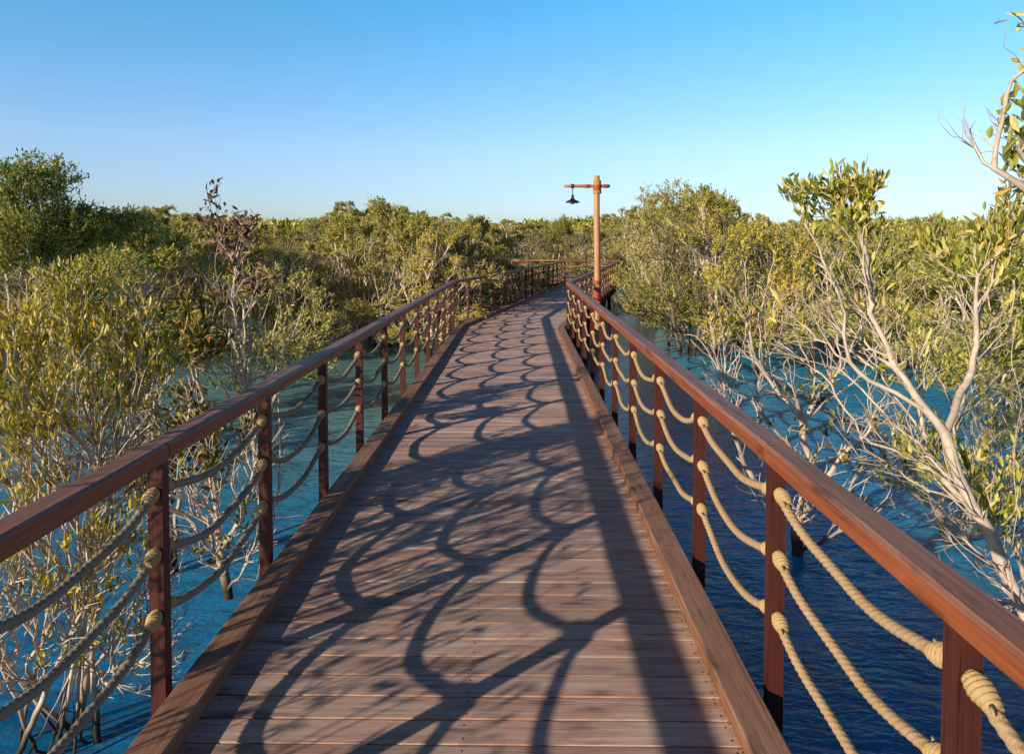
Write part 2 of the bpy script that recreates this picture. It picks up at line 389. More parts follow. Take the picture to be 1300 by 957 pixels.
# ------------------------------------------------------------------ ropes
SAG = .098; RR = .0155
def rope_curve(L, sag, n):
    """local: from (0,0,0) to (0,L,0) hanging; parabola ~ catenary with flat ends by the whipping"""
    return [Vector((0, L*i/(n-1), -sag*(1-(2*i/(n-1)-1)**2))) for i in range(n)]
M_ROPE_L = mat_rope('grey_rope', (.20,.145,.10), (.46,.36,.26), (.33,.28,.24))  # left railing ropes: greyer, darker tone than the right ones
def rope_mesh(L, sag, seed, hi=True, mt=None):
    r_ = np.random.default_rng(seed); random.seed(seed)
    n = 150 if hi else 26; k = 15 if hi else 6
    pts = rope_curve(L, sag, n)
    wob = [Vector((.004*math.sin(i/n*9+seed), 0, .003*math.sin(i/n*14+seed*2))) for i in range(n)]
    pts = [p+w for p, w in zip(pts, wob)]
    step = L/(n-1)
    fn = (lambda i, a: 1+.36*abs(math.cos(1.5*(a + i*step/.085*2*math.pi)))-.22 + r_.normal(0, .02)) if hi else None
    m = MB(); m.tube(pts, RR, k, fn=fn)
    if hi:      # loose fibres standing off the lay
        for q in range(420):
            i = random.randrange(2, n-3); p = pts[i]; tdir = (pts[i+1]-pts[i]).normalized()
            a = random.uniform(0, 6.283); s1 = tdir.orthogonal().normalized(); s2 = tdir.cross(s1)
            o = s1*math.cos(a)+s2*math.sin(a); b = p+o*RR*.95
            e = b + o*random.uniform(.001,.0045)+tdir*random.uniform(-.009,.009)
            w = tdir.cross(o)*.0006
            m.face([m.bm.verts.new(b-w), m.bm.verts.new(b+w), m.bm.verts.new(e)], [(0,0)]*3)
    bmesh.ops.recalc_face_normals(m.bm, faces=m.bm.faces[:])
    me = bpy.data.meshes.new('rope'); m.bm.to_mesh(me); m.bm.free(); me.materials.append(mt or M_ROPE); return me
def knot_mesh(hi=True):
    """whipping: a barrel of wound turns, along +Y from the post face"""
    m = MB(); n = 54 if hi else 12; k = 16 if hi else 8; L = .088
    pts = [Vector((0, L*i/(n-1), 0)) for i in range(n)]
    rad = []
    for i in range(n):
        f = i/(n-1); env = .0275*(.66+.34*math.sin(min(1, f/.42)*math.pi/2))*(1 if f < .42 else 1-((f-.42)/.58)**1.6*.5)
        rad.append(env)
    fn = (lambda i, a: 1+.20*(abs(math.sin((i/(n-1)*L/.0135)*math.pi + a*.5 + .25*math.sin(a*2)))-.6) + .03*math.sin(a*9+i*.9)) if hi else None
    m.tube(pts, rad, k, fn=fn)
    if hi:      # one loose turn of the lashing crossing the barrel and a short tail
        pp = [Vector((.035*math.cos(a), .02+.045*a/4.2, .035*math.sin(a))) for a in [q*.22 for q in range(20)]]
        m.tube([Vector((.012,.085,.02)), Vector((.02,.1,.028)), Vector((.022,.108,.024))], [.005,.004,.002], 6)
    bmesh.ops.recalc_face_normals(m.bm, faces=m.bm.faces[:])
    me = bpy.data.meshes.new('knot'); m.bm.to_mesh(me); m.bm.free(); me.materials.append(M_KNOT); return me
KN_HI, KN_LO = knot_mesh(True), knot_mesh(False)
_rm = {}
PW = .058
def post_mesh():
    m = MB(); m.box((0,0,.325), (0,0,1), (1,0,0), (0,1,0), 1.19, PW, PW, .006)
    bmesh.ops.recalc_face_normals(m.bm, faces=m.bm.faces[:])
    me = bpy.data.meshes.new('post'); m.bm.to_mesh(me); m.bm.free(); me.materials.append(M_POST); return me
POST = post_mesh()
RT = .985
def railing(poly, label, first, last_m, ropem=None):
    root = empty('railing', (poly[0][0], poly[0][1], 0)); tag(root, label, 'railing')
    base = Vector((poly[0][0], poly[0][1], 0))
    hw, th = .05, .064
    rp = [(-hw, RT-th), (hw, RT-th), (hw, RT-.012), (hw-.012, RT), (-hw+.012, RT), (-hw, RT-.012)]
    for pc in split_line(poly, 4.6):
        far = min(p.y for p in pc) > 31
        m = MB()
        # fine stations so the hand-planed edges wander a little
        st = []
        for a, b in zip(pc[:-1], pc[1:]):
            nn = max(1, int((b-a).length/.35)); st += [a.lerp(b, i/nn) for i in range(nn)]
        st.append(pc[-1])
        m.sweep([(p.x-base.x, p.y-base.y, 0) for p in st], rp, uo=(random.random()*9, random.random()*9), jitter=.0022)
        m.build('handrail', M_FARRAIL if far else M_RAIL, root)
    posts = []
    for si, (a, b) in enumerate(zip(poly[:-1], poly[1:])):
        a = Vector((*a,0)); b = Vector((*b,0)); D = (b-a).length; d = (b-a)/D
        if D < 1.2: continue
        if si == 0: s = [first + 1.15*i - a.y for i in range(int((D-(first-a.y))/1.15)+1)]; s = [q for q in s if q < D-.5]+[D]
        elif si >= last_m: n = max(1, round(D/1.4)); s = [D*i/n for i in range(n+1)]
        else: n = round(D/1.15); s = [D*i/n for i in range(n+1)]
        ang = math.atan2(d.y, d.x)-math.pi/2
        for i, q in enumerate(s):
            if si > 0 and i == 0: continue
            o = link_mesh('post', POST, None, root); o.location = a+d*q-base+Vector((0,0,0)); o.rotation_euler = (0,0,ang)
        full = s if si == 0 else s
        for i in range(len(full)-1):
            L = full[i+1]-full[i]-PW
            near = (a+d*full[i]).y < 9 and si == 0
            for hgt in (.80,.56,.32):
                var = random.randrange(5); key = (round(L,3), near, var, poly[0][0] < 0)
                if key not in _rm:
                    _rm[key] = rope_mesh(L, SAG*(.84+.08*var)*L/1.07, 3+var, near, ropem)
                o = link_mesh('rope', _rm[key], None, root)
                o.location = a+d*(full[i]+PW/2)-base+Vector((0,0,hgt+random.uniform(-.006,.006))); o.rotation_euler = (0,0,ang)
                sl = math.atan(4*SAG/L*.95)
                for e in (0, 1):
                    kn = link_mesh('knot', KN_HI if near else KN_LO, None, o)
                    if e == 0: kn.location = (0,-.002,.004); kn.rotation_euler = (-sl, random.uniform(0,.5), 0)
                    else: kn.location = (0, L+.002, .004); kn.rotation_euler = (-sl, random.uniform(0,.5), math.pi)
    return root
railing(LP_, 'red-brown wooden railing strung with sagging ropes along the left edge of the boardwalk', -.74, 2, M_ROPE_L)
railing(RP_, 'red-brown wooden railing with sunlit tan ropes along the right edge of the boardwalk', -.74, 2)

# ------------------------------------------------------------------ lamp post
d_ = 16.5; pb = P(757.5, 400, d_); LX, LY = pb.x, pb.y; K = d_/F
lamp = empty('lamp_post', (LX, LY, WZ)); tag(lamp, 'tall tan wooden lamp post with crossarm and hanging black lamp, outside the right railing', 'lamp post')
def hz(v): return P(757.5, v, d_).z - WZ
m = MB(); zt = hz(224)
zz = np.linspace(-.5, zt, 26); rad = [.079-.012*(q-zz[0])/(zz[-1]-zz[0])+.002*math.sin(q*5) for q in zz]
m.tube([(0.012*math.sin(q*1.1), .01*math.cos(q*.8), q) for q in zz], rad, 20); m.build('pole', M_POLE, lamp)
m = MB(); zc = hz(237); m.tube([((u-757.5)*K, -.0, zc+.004*(i%2)) for i, u in enumerate((716,726,740,757,768,773.5))], [.031,.033,.036,.038,.036,.034], 14); m.build('cross_arm', M_BEAM, lamp)
for a, b, mt, nm, rr_ in ((230,236.2,M_GOLD,'rope_binding',.088),(236.4,242,M_RED,'cloth_binding',.090),(242.2,246.5,M_GOLD,'rope_binding',.092),(356,361,M_RED,'cloth_binding',.092),(366,382,M_RED,'cloth_binding',.09)):
    m = MB(); z0, z1 = hz(b), hz(a); n = max(6, int((z1-z0)/.006)); m.tube([(0,0,z0+(z1-z0)*i/n) for i in range(n+1)], [rr_+.006*abs(math.sin(i*1.57)) for i in range(n+1)], 20); m.build(nm, mt, lamp)
for u in (745, 768):   # short cloth wraps where the arm is lashed
    m = MB(); x0 = (u-757.5)*K; m.tube([(x0-.06,0,zc),(x0-.02,0,zc),(x0+.02,0,zc),(x0+.06,0,zc)], [.041,.045,.044,.041], 14); m.build('cloth_binding', M_RED, lamp)
xl = (726.5-757.5)*K
m = MB(); m.tube([(xl,0,zc-.03),(xl,0,hz(250))], .009, 8); m.tube([(xl,0,zc-.045),(xl,0,zc+.048)], .042, 12); m.build('lamp_rod', M_IRON, lamp)
m = MB(); zs = hz(258)
prof = [(.022,hz(247.5)),(.030,hz(249)),(.034,hz(252)),(.06,hz(254)),(.11,hz(255)),(.15,hz(256.2)),(.168,hz(257.6)),(.165,hz(258.2)),(.15,hz(257.6)),(.09,hz(256.2)),(.03,hz(255.4))]
m.tube([(xl,0,q[1]) for q in prof], [q[0] for q in prof], 28); m.build('lamp_shade', M_IRON, lamp)
t = NT('lamp_glass'); M_GLASS = t.finish(t.n('ShaderNodeBsdfPrincipled', {'Base Color': (.75,.75,.7,1), 'Roughness': .25}).outputs[0])
m = MB(); m.tube([(xl,0,hz(256.5)),(xl,0,hz(258)),(xl,0,hz(259.3)),(xl,0,hz(259.9))], [.04,.055,.045,.01], 14); m.build('bulb', M_GLASS, lamp)
# bamboo-like dark vine specks on pole come from the creeping twigs of the tree beside it

# ------------------------------------------------------------------ trees
def grow(stems, tips, seed, step=.09, w=.35, wob=.018, updir=.25):
    """connect every tip to the growing skeleton along a cheap crooked path. returns pts, parent, tipnode"""
    rg = np.random.default_rng(seed)
    pts = []; par = []; plen = []
    def add(p, pa):
        pts.append(p); par.append(pa); plen.append(0 if pa < 0 else plen[pa]+float(np.linalg.norm(p-pts[pa]))); return len(pts)-1
    for st in stems:
        st = [np.array(q, float) for q in st]
        # attach to the nearest node when the stem starts on an existing one
        pa = -1
        if pts:
            dd = np.linalg.norm(np.array(pts)-st[0], axis=1); j = int(dd.argmin())
            if dd[j] < .12: pa = j
        cur = pa if pa >= 0 else add(st[0], -1)
        for a, b in zip(st[:-1], st[1:]):
            n = max(1, int(np.linalg.norm(b-a)/step))
            for i in range(1, n+1):
                cur = add(a+(b-a)*i/n + (rg.normal(0, wob*.45, 3) if i < n else 0), cur)
    A = np.zeros((60000,3)); PL = np.zeros(60000); n0 = len(pts); A[:n0] = pts; PL[:n0] = plen
    DR = np.zeros((60000,3))
    for i in range(n0):
        if par[i] >= 0: q = A[i]-A[par[i]]; DR[i] = q/(np.linalg.norm(q)+1e-9)
    base = np.array(stems[0][0], float)
    order = np.argsort(np.linalg.norm(tips-base, axis=1)*(1+rg.normal(0,.12,len(tips))))
    tn = np.zeros(len(tips), int); N = n0
    P_ = list(par)
    for ti in order:
        tp = tips[ti]; dv = tp-A[:N]; dist = np.linalg.norm(dv, axis=1)
        cost = dist*(1+ .5*np.clip(-dv[:,2]/(dist+1e-6), 0, 1)) + w*PL[:N]
        cost = cost*(1+.32*(1-(dv*DR[:N]).sum(1)/(dist+1e-6)))
        cost[dist < step*.4] += .4
        j = int(cost.argmin()); a = A[j].copy(); L = dist[j]
        n = max(1, int(L/step)); cur = j
        bend = DR[j]*L*.16 + np.array([0,0,-1.0])*L*.03 + rg.normal(0,1,3)*L*.04
        for i in range(1, n+1):
            f = i/n; p = a+(tp-a)*f + bend*4*f*(1-f) + (rg.normal(0, wob, 3) if i < n else 0)
            q_ = p-A[cur]; DR[N] = q_/(np.linalg.norm(q_)+1e-9); A[N] = p; PL[N] = PL[cur]+np.linalg.norm(p-A[cur]); P_.append(cur); cur = N; N += 1
        tn[ti] = cur
    return A[:N].copy(), np.array(P_), tn

def skin_tubes(A, par, rt, pw, rbase=None, kmax=7, thick_min=None):
    N = len(A); cnt = np.zeros(N); kids = [[] for _ in range(N)]
    for i in range(N-1, -1, -1):
        if cnt[i] == 0: cnt[i] = 1
        if par[i] >= 0: cnt[par[i]] += cnt[i]; kids[par[i]].append(i)
    rad = rt*cnt**(1/pw)
    if rbase: # rescale so that the thickest matches
        pwn = math.log(cnt.max())/math.log(max(1.5, rbase/rt)); rad = rt*cnt**(1/pwn)
    chains = []; stack = [i for i in range(N) if par[i] < 0]
    stack = [(i, None) for i in stack]
    while stack:
        i, pre = stack.pop(); ch = [pre, i] if pre is not None else [i]
        while kids[i]:
            ks = sorted(kids[i], key=lambda q: -cnt[q])
            for q in ks[1:]: stack.append((q, i))
            i = ks[0]; ch.append(i)
        if len(ch) > 1: chains.append(ch)
    VV = []; FF = []; nv = 0
    for ch in chains:
        p = A[ch]; r = rad[ch].copy()
        if len(ch) > 2 and par[ch[1]] == ch[0]: r[0] = min(r[0], r[1]*1.15)
        r[-1] *= .6
        k = 3 if r.max() < .006 else (4 if r.max() < .012 else (6 if r.max() < .03 else kmax+2))
        tng = np.gradient(p, axis=0); tng /= np.linalg.norm(tng, axis=1)[:,None]+1e-9
        a = np.cross(tng, np.array([.31,.73,.61])); a /= np.linalg.norm(a, axis=1)[:,None]+1e-9
        b = np.cross(tng, a)
        an = np.arange(k)*2*math.pi/k
        ring = p[:,None,:] + (a[:,None,:]*np.cos(an)[None,:,None]+b[:,None,:]*np.sin(an)[None,:,None])*r[:,None,None]
        VV.append(ring.reshape(-1,3)); m_ = len(ch)
        i0 = np.arange(m_-1)[:,None]*k; q = np.arange(k)[None,:]; q2 = (q+1) % k
        f = np.stack([i0+q, i0+q2, i0+k+q2, i0+k+q], -1).reshape(-1,4)+nv
        FF.append(f); nv += m_*k
    return np.concatenate(VV), np.concatenate(FF)

def leaf_arrays(pos, dr, up, length, width, detail=False, rg=rng):
    n = len(pos); dr = dr/(np.linalg.norm(dr,axis=1)[:,None]+1e-9)
    sd = np.cross(dr, up); sd /= np.linalg.norm(sd,axis=1)[:,None]+1e-9; nm = np.cross(sd, dr)
    L = length[:,None]; W = width[:,None]
    if not detail:
        fold = nm*W*.28
        V = np.stack([pos, pos+dr*L*.48+sd*W*.5+fold, pos+dr*L-nm*L*.06, pos+dr*L*.48-sd*W*.5+fold], 1).reshape(-1,3)
        i = np.arange(n)[:,None]*4
        return V, np.concatenate([i+np.array([0,1,2]), i+np.array([0,2,3])]), None
    c = -nm*L*.10
    V = np.stack([pos, pos+dr*L*.3+sd*W*.40+nm*W*.16, pos+dr*L*.3, pos+dr*L*.3-sd*W*.40+nm*W*.16,
                  pos+dr*L*.66+sd*W*.42+nm*W*.16+c*.4, pos+dr*L*.66+c*.4, pos+dr*L*.66-sd*W*.42+nm*W*.16+c*.4, pos+dr*L+c], 1).reshape(-1,3)
    i = np.arange(n)[:,None]*8
    f3 = np.concatenate([i+np.array(q) for q in ([0,1,2],[0,2,3],[4,7,5],[5,7,6])])
    f4 = np.concatenate([i+np.array(q) for q in ([1,4,5,2],[2,5,6,3])])
    return V, f3, f4

def make_leaves(A, par, tn, leafy, per, ll, lw, seed, detail, spread=.1, upb=.55, droop=False):
    """leaves in opposite pairs back along each leafy twig"""
    rg = np.random.default_rng(seed); pos = []; dr = []
    for t_ in tn[leafy]:
        j = t_; tip = A[j]; k = par[j]; 
        back = par[k] if k >= 0 and par[k] >= 0 else k
        d = tip-A[back] if back >= 0 else np.array([0,0,1.]); d = d/(np.linalg.norm(d)+1e-9)
        m_ = max(2, int(per*rg.uniform(.5,1.5)))
        f = rg.uniform(0,1,m_)**.8
        p = tip[None]-d[None]*(f*spread*1.6)[:,None] + rg.normal(0, spread*.22, (m_,3))
        v = d[None]*.55 + rg.normal(0,.62,(m_,3)); v[:,2] += (upb if not droop else -.8)
        pos.append(p); dr.append(v)
    pos = np.concatenate(pos); dr = np.concatenate(dr); n = len(pos)
    L = ll*rg.uniform(.6,1.25,n); W = lw*rg.uniform(.75,1.2,n)
    up = rg.normal(0,1,(n,3)); up[:,2] += .4
    return leaf_arrays(pos, dr, up, L, W, detail, rg)

def tree_meshes(stems, tips, leafy, seed, per, ll, lw, detail, rt=.0022, pw=2.3, rbase=None, step=.09, w=.35, wob=.016, spread=.1, upb=.55, droop=False):
    A, par, tn = grow(stems, tips, seed, step, w, wob)
    V, Fq = skin_tubes(A, par, rt, pw, rbase)
    tm = np_mesh('trunk', V, None, Fq, True)
    cm = None
    if leafy.any():
        v, f3, f4 = make_leaves(A, par, tn, leafy, per, ll, lw, seed+1, detail, spread, upb, droop)
        cm = np_mesh('crown', v, f3, f4, False)
    return tm, cm

def place_tree(name, label, loc, tm, cm, bark, leaf, group=None, rz=0, sc=1.0, sz=None):
    root = empty(name, loc, rz); tag(root, label, 'tree', group)
    root.scale = (sc, sc, sz or sc)
    link_mesh('trunk', tm, bark, root)
    if cm: link_mesh('crown', cm, leaf, root)
    return root
def clone(root, loc, rz, sc, sz, label=None, group=None, name=None):
    r = root.copy(); COL.objects.link(r); r.location = loc; r.rotation_euler = (0,0,rz); r.scale = (sc,sc,sz)
    if label: r['label'] = label
    if group: r['group'] = group
    for ch in list(root.children):
        c = ch.copy(); COL.objects.link(c); c.parent = r
    return r

# --- generic mangroves of the thicket (local coords, base at water level, ~3.9 m tall)
def lobe_tips(rg, H, Rr, nl, nt, low=.7, rl=(.38,.75)):
    tips = []; lobes = []
    for i in range(nl):
        a = rg.uniform(0, 2*math.pi); q = rg.uniform(0,1)**.6*Rr
        zmax = H-.45-(q/Rr)**2*H*.22
        z = rg.uniform(low, zmax*.85) if i > nl*.35 else zmax*rg.uniform(.86,1.03)
        if i > nl*.55: q = Rr*rg.uniform(.6,1.0); z = rg.uniform(.3, 1.5)
        lobes.append((np.array([q*math.cos(a), q*math.sin(a), z]), rg.uniform(*rl)))
    lobes.append((np.array([rg.uniform(-.3,.3), rg.uniform(-.3,.3), H-.4]), .42))
    for i in range(7):
        a = rg.uniform(0,6.28); q = Rr*rg.uniform(.1,.75); lobes.append((np.array([q*math.cos(a), q*math.sin(a), H-.25-(q/Rr)**2*.5+rg.uniform(0,.45)]), rg.uniform(.14,.26)))
    per = nt//len(lobes)
    for c, r in lobes:
        d = rg.normal(0,1,(per,3)); d /= np.linalg.norm(d,axis=1)[:,None]; d[:,2] = np.abs(d[:,2])*1.0-.25*rg.uniform(0,1,per)
        rad = r*rg.uniform(.45,1.12,(per,1)); p = c+d*rad*np.array([1,1,.85])
        p[:,2] = np.maximum(p[:,2], .18+rg.uniform(0,.3,per)); tips.append(p)
    return np.concatenate(tips)
protos = []
specs = [ # H, R, lobes, tips, leaf mat, per-tip, dead share
    (3.5, 1.7, 24, 1400, LF_OLIVE, 11, .28, M_BARK), (3.7, 1.6, 22, 1400, LF_OLIVE, 11, .32, M_BARK),
    (3.3, 1.8, 24, 1400, LF_DARK, 12, .2, M_BARK), (3.6, 1.5, 20, 1200, LF_OLIVE, 9, .42, M_BARK),
    (3.4, 1.7, 22, 1300, LF_YELL, 10, .3, M_BARK), (3.5, 1.5, 20, 1300, LF_OLIVE, 4, .72, M_BARK2)]
for i, (H, Rr, nl, nt, lm, per, dead, bk) in enumerate(specs):
    rg = np.random.default_rng(100+i)
    tips = lobe_tips(rg, H, Rr, nl, nt)
    stems = []
    for s in range(4):
        a = s*1.57+rg.uniform(0,1.2); q = Rr*rg.uniform(.25,.6)
        stems.append([(.12*math.cos(a), .12*math.sin(a), -.5), (.25*math.cos(a+.2), .25*math.sin(a+.2), .35), (q*.6*math.cos(a+.4), q*.6*math.sin(a+.4), H*.35), (q*math.cos(a), q*math.sin(a), H*.62)])
    leafy = rg.uniform(0,1,len(tips)) > dead
    tm, cm = tree_meshes(stems, tips, leafy, 200+i, per, .085, .036, False, rt=.0056, rbase=.05, step=.14, w=.3, wob=.03, spread=.12)
    protos.append((tm, cm, bk, lm))

def inside_walk(x, y, mar):
    if y < 16: return -1.4-mar < x < .98+mar and y < 15.5+mar
    if y < 36.5+mar:
        xl = -1.4+(y-14.85)*.2; xr = .985+(y-14.45)*.198
        if xl-mar < x < xr+mar: return True
        if 31.5-mar < y < 35.5+mar and x < 4.6+mar and x > -7: return True
    return False
placed = []
def ok(x, y, dmin):
    for a, b in placed:
        if (a-x)**2+(b-y)**2 < dmin*dmin: return False
    return True
LBL = {
 'L': ('grey-stemmed olive green mangrove in the thicket left of the boardwalk', 'mangroves in the thicket left of the boardwalk'),
 'R': ('grey-stemmed olive green mangrove in the thicket right of the boardwalk', 'mangroves in the thicket right of the boardwalk'),
 'F': ('small distant mangrove in the far woodland beyond the bend of the boardwalk', 'distant mangroves beyond the bend')}
firsts = {}
def put(i, x, y, H=1.0, wd=1.0, key='L', dz=0):
    tm, cm, bk, lm = protos[i]
    rz = random.uniform(0, 6.28); s = wd*random.uniform(.92,1.1)
    root = place_tree('mangrove_tree', LBL[key][0], (x, y, WZ), tm, cm, bk, lm, LBL[key][1], rz, s, H*random.uniform(.95,1.06))
    placed.append((x, y)); return root
random.seed(21)
# front rows of both thickets, drawn along the shore lines (plan coordinates)
def shoreL(x):   # distance at which the left thicket begins
    return 17.0 + .0*x if x > -8 else 17.0 - (-8-x)*.35
def shoreR(x, y):
    u = 660+900*x/y
    return 24 if u < 800 else (21 if u < 870 else (17.5 if u < 1010 else (15.5 if u < 1250 else 12.5)))
pick = [0,1,0,3,2,4,1,0,5,3]
def hbase(x, y):   # crown heights follow the skyline of the photograph
    u = 660+900*x/y
    pts = [(-400,255),(0,270),(130,270),(200,268),(330,285),(400,285),(450,262),(560,270),(700,288),(760,285),(800,262),(860,242),(930,262),(980,282),(1300,278),(1800,270)]
    for (a, va), (b, vb) in zip(pts[:-1], pts[1:]):
        if a <= u <= b: v = va+(vb-va)*(u-a)/(b-a); break
    else: v = 272
    return CH + (310-v)/900*y - WZ     # height over water that reaches the skyline
nput = 0
for it in range(9000):
    y = 11 + (38-11)*random.random()**1.1; x = random.uniform(-.80*y-2, .80*y+2)
    if inside_walk(x, y, 1.25): continue
    left = x < -1.4+max(0, y-15)*.2
    if left and y < shoreL(x): continue
    if not left and y < shoreR(x, y): continue
    if not ok(x, y, 1.25+.025*y): continue
    if nput > 225: break
    Ht = hbase(x, y)*random.uniform(.74,.95)
    Ht = min(Ht, 4.6)
    i = random.choice(pick); s = Ht/specs[i][0]
    put(i, x, y, s, min(1.15, max(.85, s)), 'L' if left else 'R'); nput += 1
for it in range(5000):
    y = random.uniform(38, 78); x = random.uniform(-.78*y, .78*y)
    if not ok(x, y, 4.2): continue
    if nput > 285: break
    Ht = min(7.0, hbase(x, y)*random.uniform(.75,1.0)); i = random.choice(pick); s = Ht/specs[i][0]
    put(i, x, y, s, s*1.25, 'F'); nput += 1
print('thicket trees', nput)
# far wood that reads as one mass
rg = np.random.default_rng(5); n = 70000
yy = rg.uniform(70, 150, n); xx = rg.uniform(-.85,.85,n)*yy
hh_ = (CH-WZ)+.0*yy + yy*(.022+.006*np.sin(xx*.12)+.005*np.sin(xx*.31+yy*.2)+.003*np.sin(xx*.9))
z = WZ+hh_*(1-rg.uniform(0,1,n)**2.2*.75)
pos = np.stack([xx,yy,z],1); dr = rg.normal(0,1,(n,3)); dr[:,2] += .5
v, f3, f4 = leaf_arrays(pos, dr, rg.normal(0,1,(n,3)), rg.uniform(.5,.95,n), rg.uniform(.25,.45,n))
tag(link_mesh('far_woodland', np_mesh('far_woodland', v, f3, f4), LF_OLIVE), 'hazy olive mass of distant mangrove woodland on the horizon', 'woodland', None, 'stuff')

# --- individually built trees
def blob(u, v, d, ru, rv, n, rg, rd=None):
    """n points spread in an ellipsoid round a point seen at u,v, d metres ahead"""
    c = np.array(P(u, v, d)); q = rg.normal(0,1,(n,3)); q /= np.linalg.norm(q,axis=1)[:,None]; q *= rg.uniform(.15,1,(n,1))**.5
    k = d/F; return c + q*np.array([ru*k, (rd or ru*k), rv*k])
def hero(name, label, base, stems, blobs, seed, bark, leaf, per, ll, lw, rbase, bare=(), step=.06, rt=.0016, spread=.08, upb=.55, wob=.007, w=.32, cat='tree', droop=False, detail=True):
    rg = np.random.default_rng(seed); tl = []; lf = []
    for b_ in blobs: q = blob(*b_[:6], rg, *(b_[6:])); tl.append(q); lf.append(np.ones(len(q), bool))
    for b_ in bare: q = blob(*b_[:6], rg, *(b_[6:])); tl.append(q); lf.append(np.zeros(len(q), bool))
    tips = np.concatenate(tl); leafy = np.concatenate(lf)
    tips[:,2] = np.maximum(tips[:,2], WZ+.12)
    # keep twigs off the boardwalk
    bad = (tips[:,0] > -1.52)&(tips[:,0] < 1.1)&(tips[:,1] < 15.3); tips = tips[~bad]; leafy = leafy[~bad]
    o = Vector(base)
    st = [[tuple(Vector(p)-o) for p in s] for s in stems]
    tips = tips-np.array(o)
    tm, cm = tree_meshes(st, tips, leafy, seed+3, per, ll, lw, detail, rt=rt, rbase=rbase, step=step, w=w, wob=wob, spread=spread, upb=upb, droop=droop)
    r = place_tree(name, label, o, tm, cm, bark, leaf); r['category'] = cat
    return r
def S(d, *uv):     # stem through photo points; d = (start, end) distance
    n = len(uv); return [P(u, v, d[0]+(d[1]-d[0])*i/(n-1)) for i, (u, v) in enumerate(uv)]

# A: big near tree on the right
sA = S((3.15,3.9), (1335,905),(1312,800),(1297,769),(1277,729),(1257,678),(1234,642),(1214,598),(1200,551),(1178,523),(1138,499),(1103,483),(1079,460),(1071,424),(1073,399),(1068,381),(1050,343),(1040,315),(1025,290))
sA2 = [sA[7]]+S((3.6,3.9), (1218,499),(1234,471),(1240,424),(1239,374),(1241,352),(1255,328))
sA3 = [sA[5]]+S((3.4,3.7), (1178,622),(1150,606),(1099,592),(1071,555),(1051,527))
sA4 = [sA[3]]+S((3.2,3.5), (1250,712),(1222,693),(1205,670),(1200,640))
sA5 = [sA2[5]]+S((3.85,4.0), (1206,346),(1175,315),(1170,300))
sA6 = [sA[14]]+S((3.85,3.8), (1085,350),(1100,320),(1095,290))
sA7 = [sA[3]]+S((3.2,3.6), (1292,650),(1287,600),(1289,559),(1297,515),(1284,450),(1290,400))
sA8 = [sA[6]]+S((3.5,3.6), (1195,600),(1165,570),(1150,530),(1160,500))
sA9 = [sA[8]]+S((3.6,3.8), (1170,545),(1130,540),(1100,520),(1085,500))
hero('mangrove_tree', 'large near mangrove with thick bare pale trunk leaning over the water beside the right railing', sA[0],
     [sA,sA2,sA3,sA4,sA5,sA6,sA7,sA8,sA9],
     [(1015,237,3.9,30,16,26),(1062,232,3.85,22,28,26),(1100,240,3.8,26,32,44),(1090,275,3.85,40,18,26),(1040,265,3.9,30,18,16),
      (1180,300,4.0,26,24,20),(1195,325,4.0,34,26,22),(1262,285,3.9,26,28,36),(1290,265,3.8,25,40,36),(1275,330,3.9,30,26,24),
      (1150,450,3.9,60,50,16),(1110,400,4.2,70,40,14),(1230,430,4.1,60,60,22),(1285,430,4.0,40,70,26),(1180,560,3.7,50,46,26),(1260,620,3.6,40,60,22),(1110,350,4.0,60,40,20),(1000,380,4.2,50,50,12)],
     31, M_BARK, LF_OLIVE, 7, .070, .021, .031, rt=.0021,
     bare=[(1060,360,3.9,60,60,100),(1120,450,3.9,80,60,100),(1010,420,4.1,60,60,70),(1130,560,3.6,80,50,90),(1215,640,3.4,40,50,50),(1240,400,3.9,50,60,120),(1265,740,3.2,30,40,50)], upb=.75)
# B: mid tree standing in the water right
sB = S((6.3,6.2), (1006,735),(1013,700),(1010,660),(1019,646),(1031,586),(1019,559),(1019,539),(1035,507),(1071,467),(1085,430))
sB2 = [sB[7]]+S((6.2,6.1), (1033,491),(1035,467),(1028,420))
sB3 = [sB[6]]+S((6.1,6.0), (1011,507),(972,495),(940,483),(915,470))
sB4 = [sB[2]]+S((6.2,6.0), (985,652),(960,630),(940,600))
sB5 = [sB[1]]+S((6.2,6.0), (1040,690),(1062,676),(1090,640))
hero('mangrove_tree', 'forked pale mangrove with dark withered leaves standing in water behind the right railing', sB[0],
     [sB,sB2,sB3,sB4,sB5],
     [(1045,490,6.2,30,40,22),(1000,470,6.2,60,40,14),(1040,560,6.1,60,30,18),(960,410,6.5,60,40,30),(1080,400,6.4,60,40,26),(930,400,6.7,40,40,24),(1110,560,6,40,60,22),(960,560,6.1,40,40,14)],
     41, M_BARK, LF_MIXED, 4, .075, .026, .050, rt=.0036,
     bare=[(950,480,6.2,70,60,130),(1050,610,6.1,80,60,120),(990,600,6.1,60,60,80),(1100,500,6.2,60,50,50),(900,460,6.4,50,50,50)])
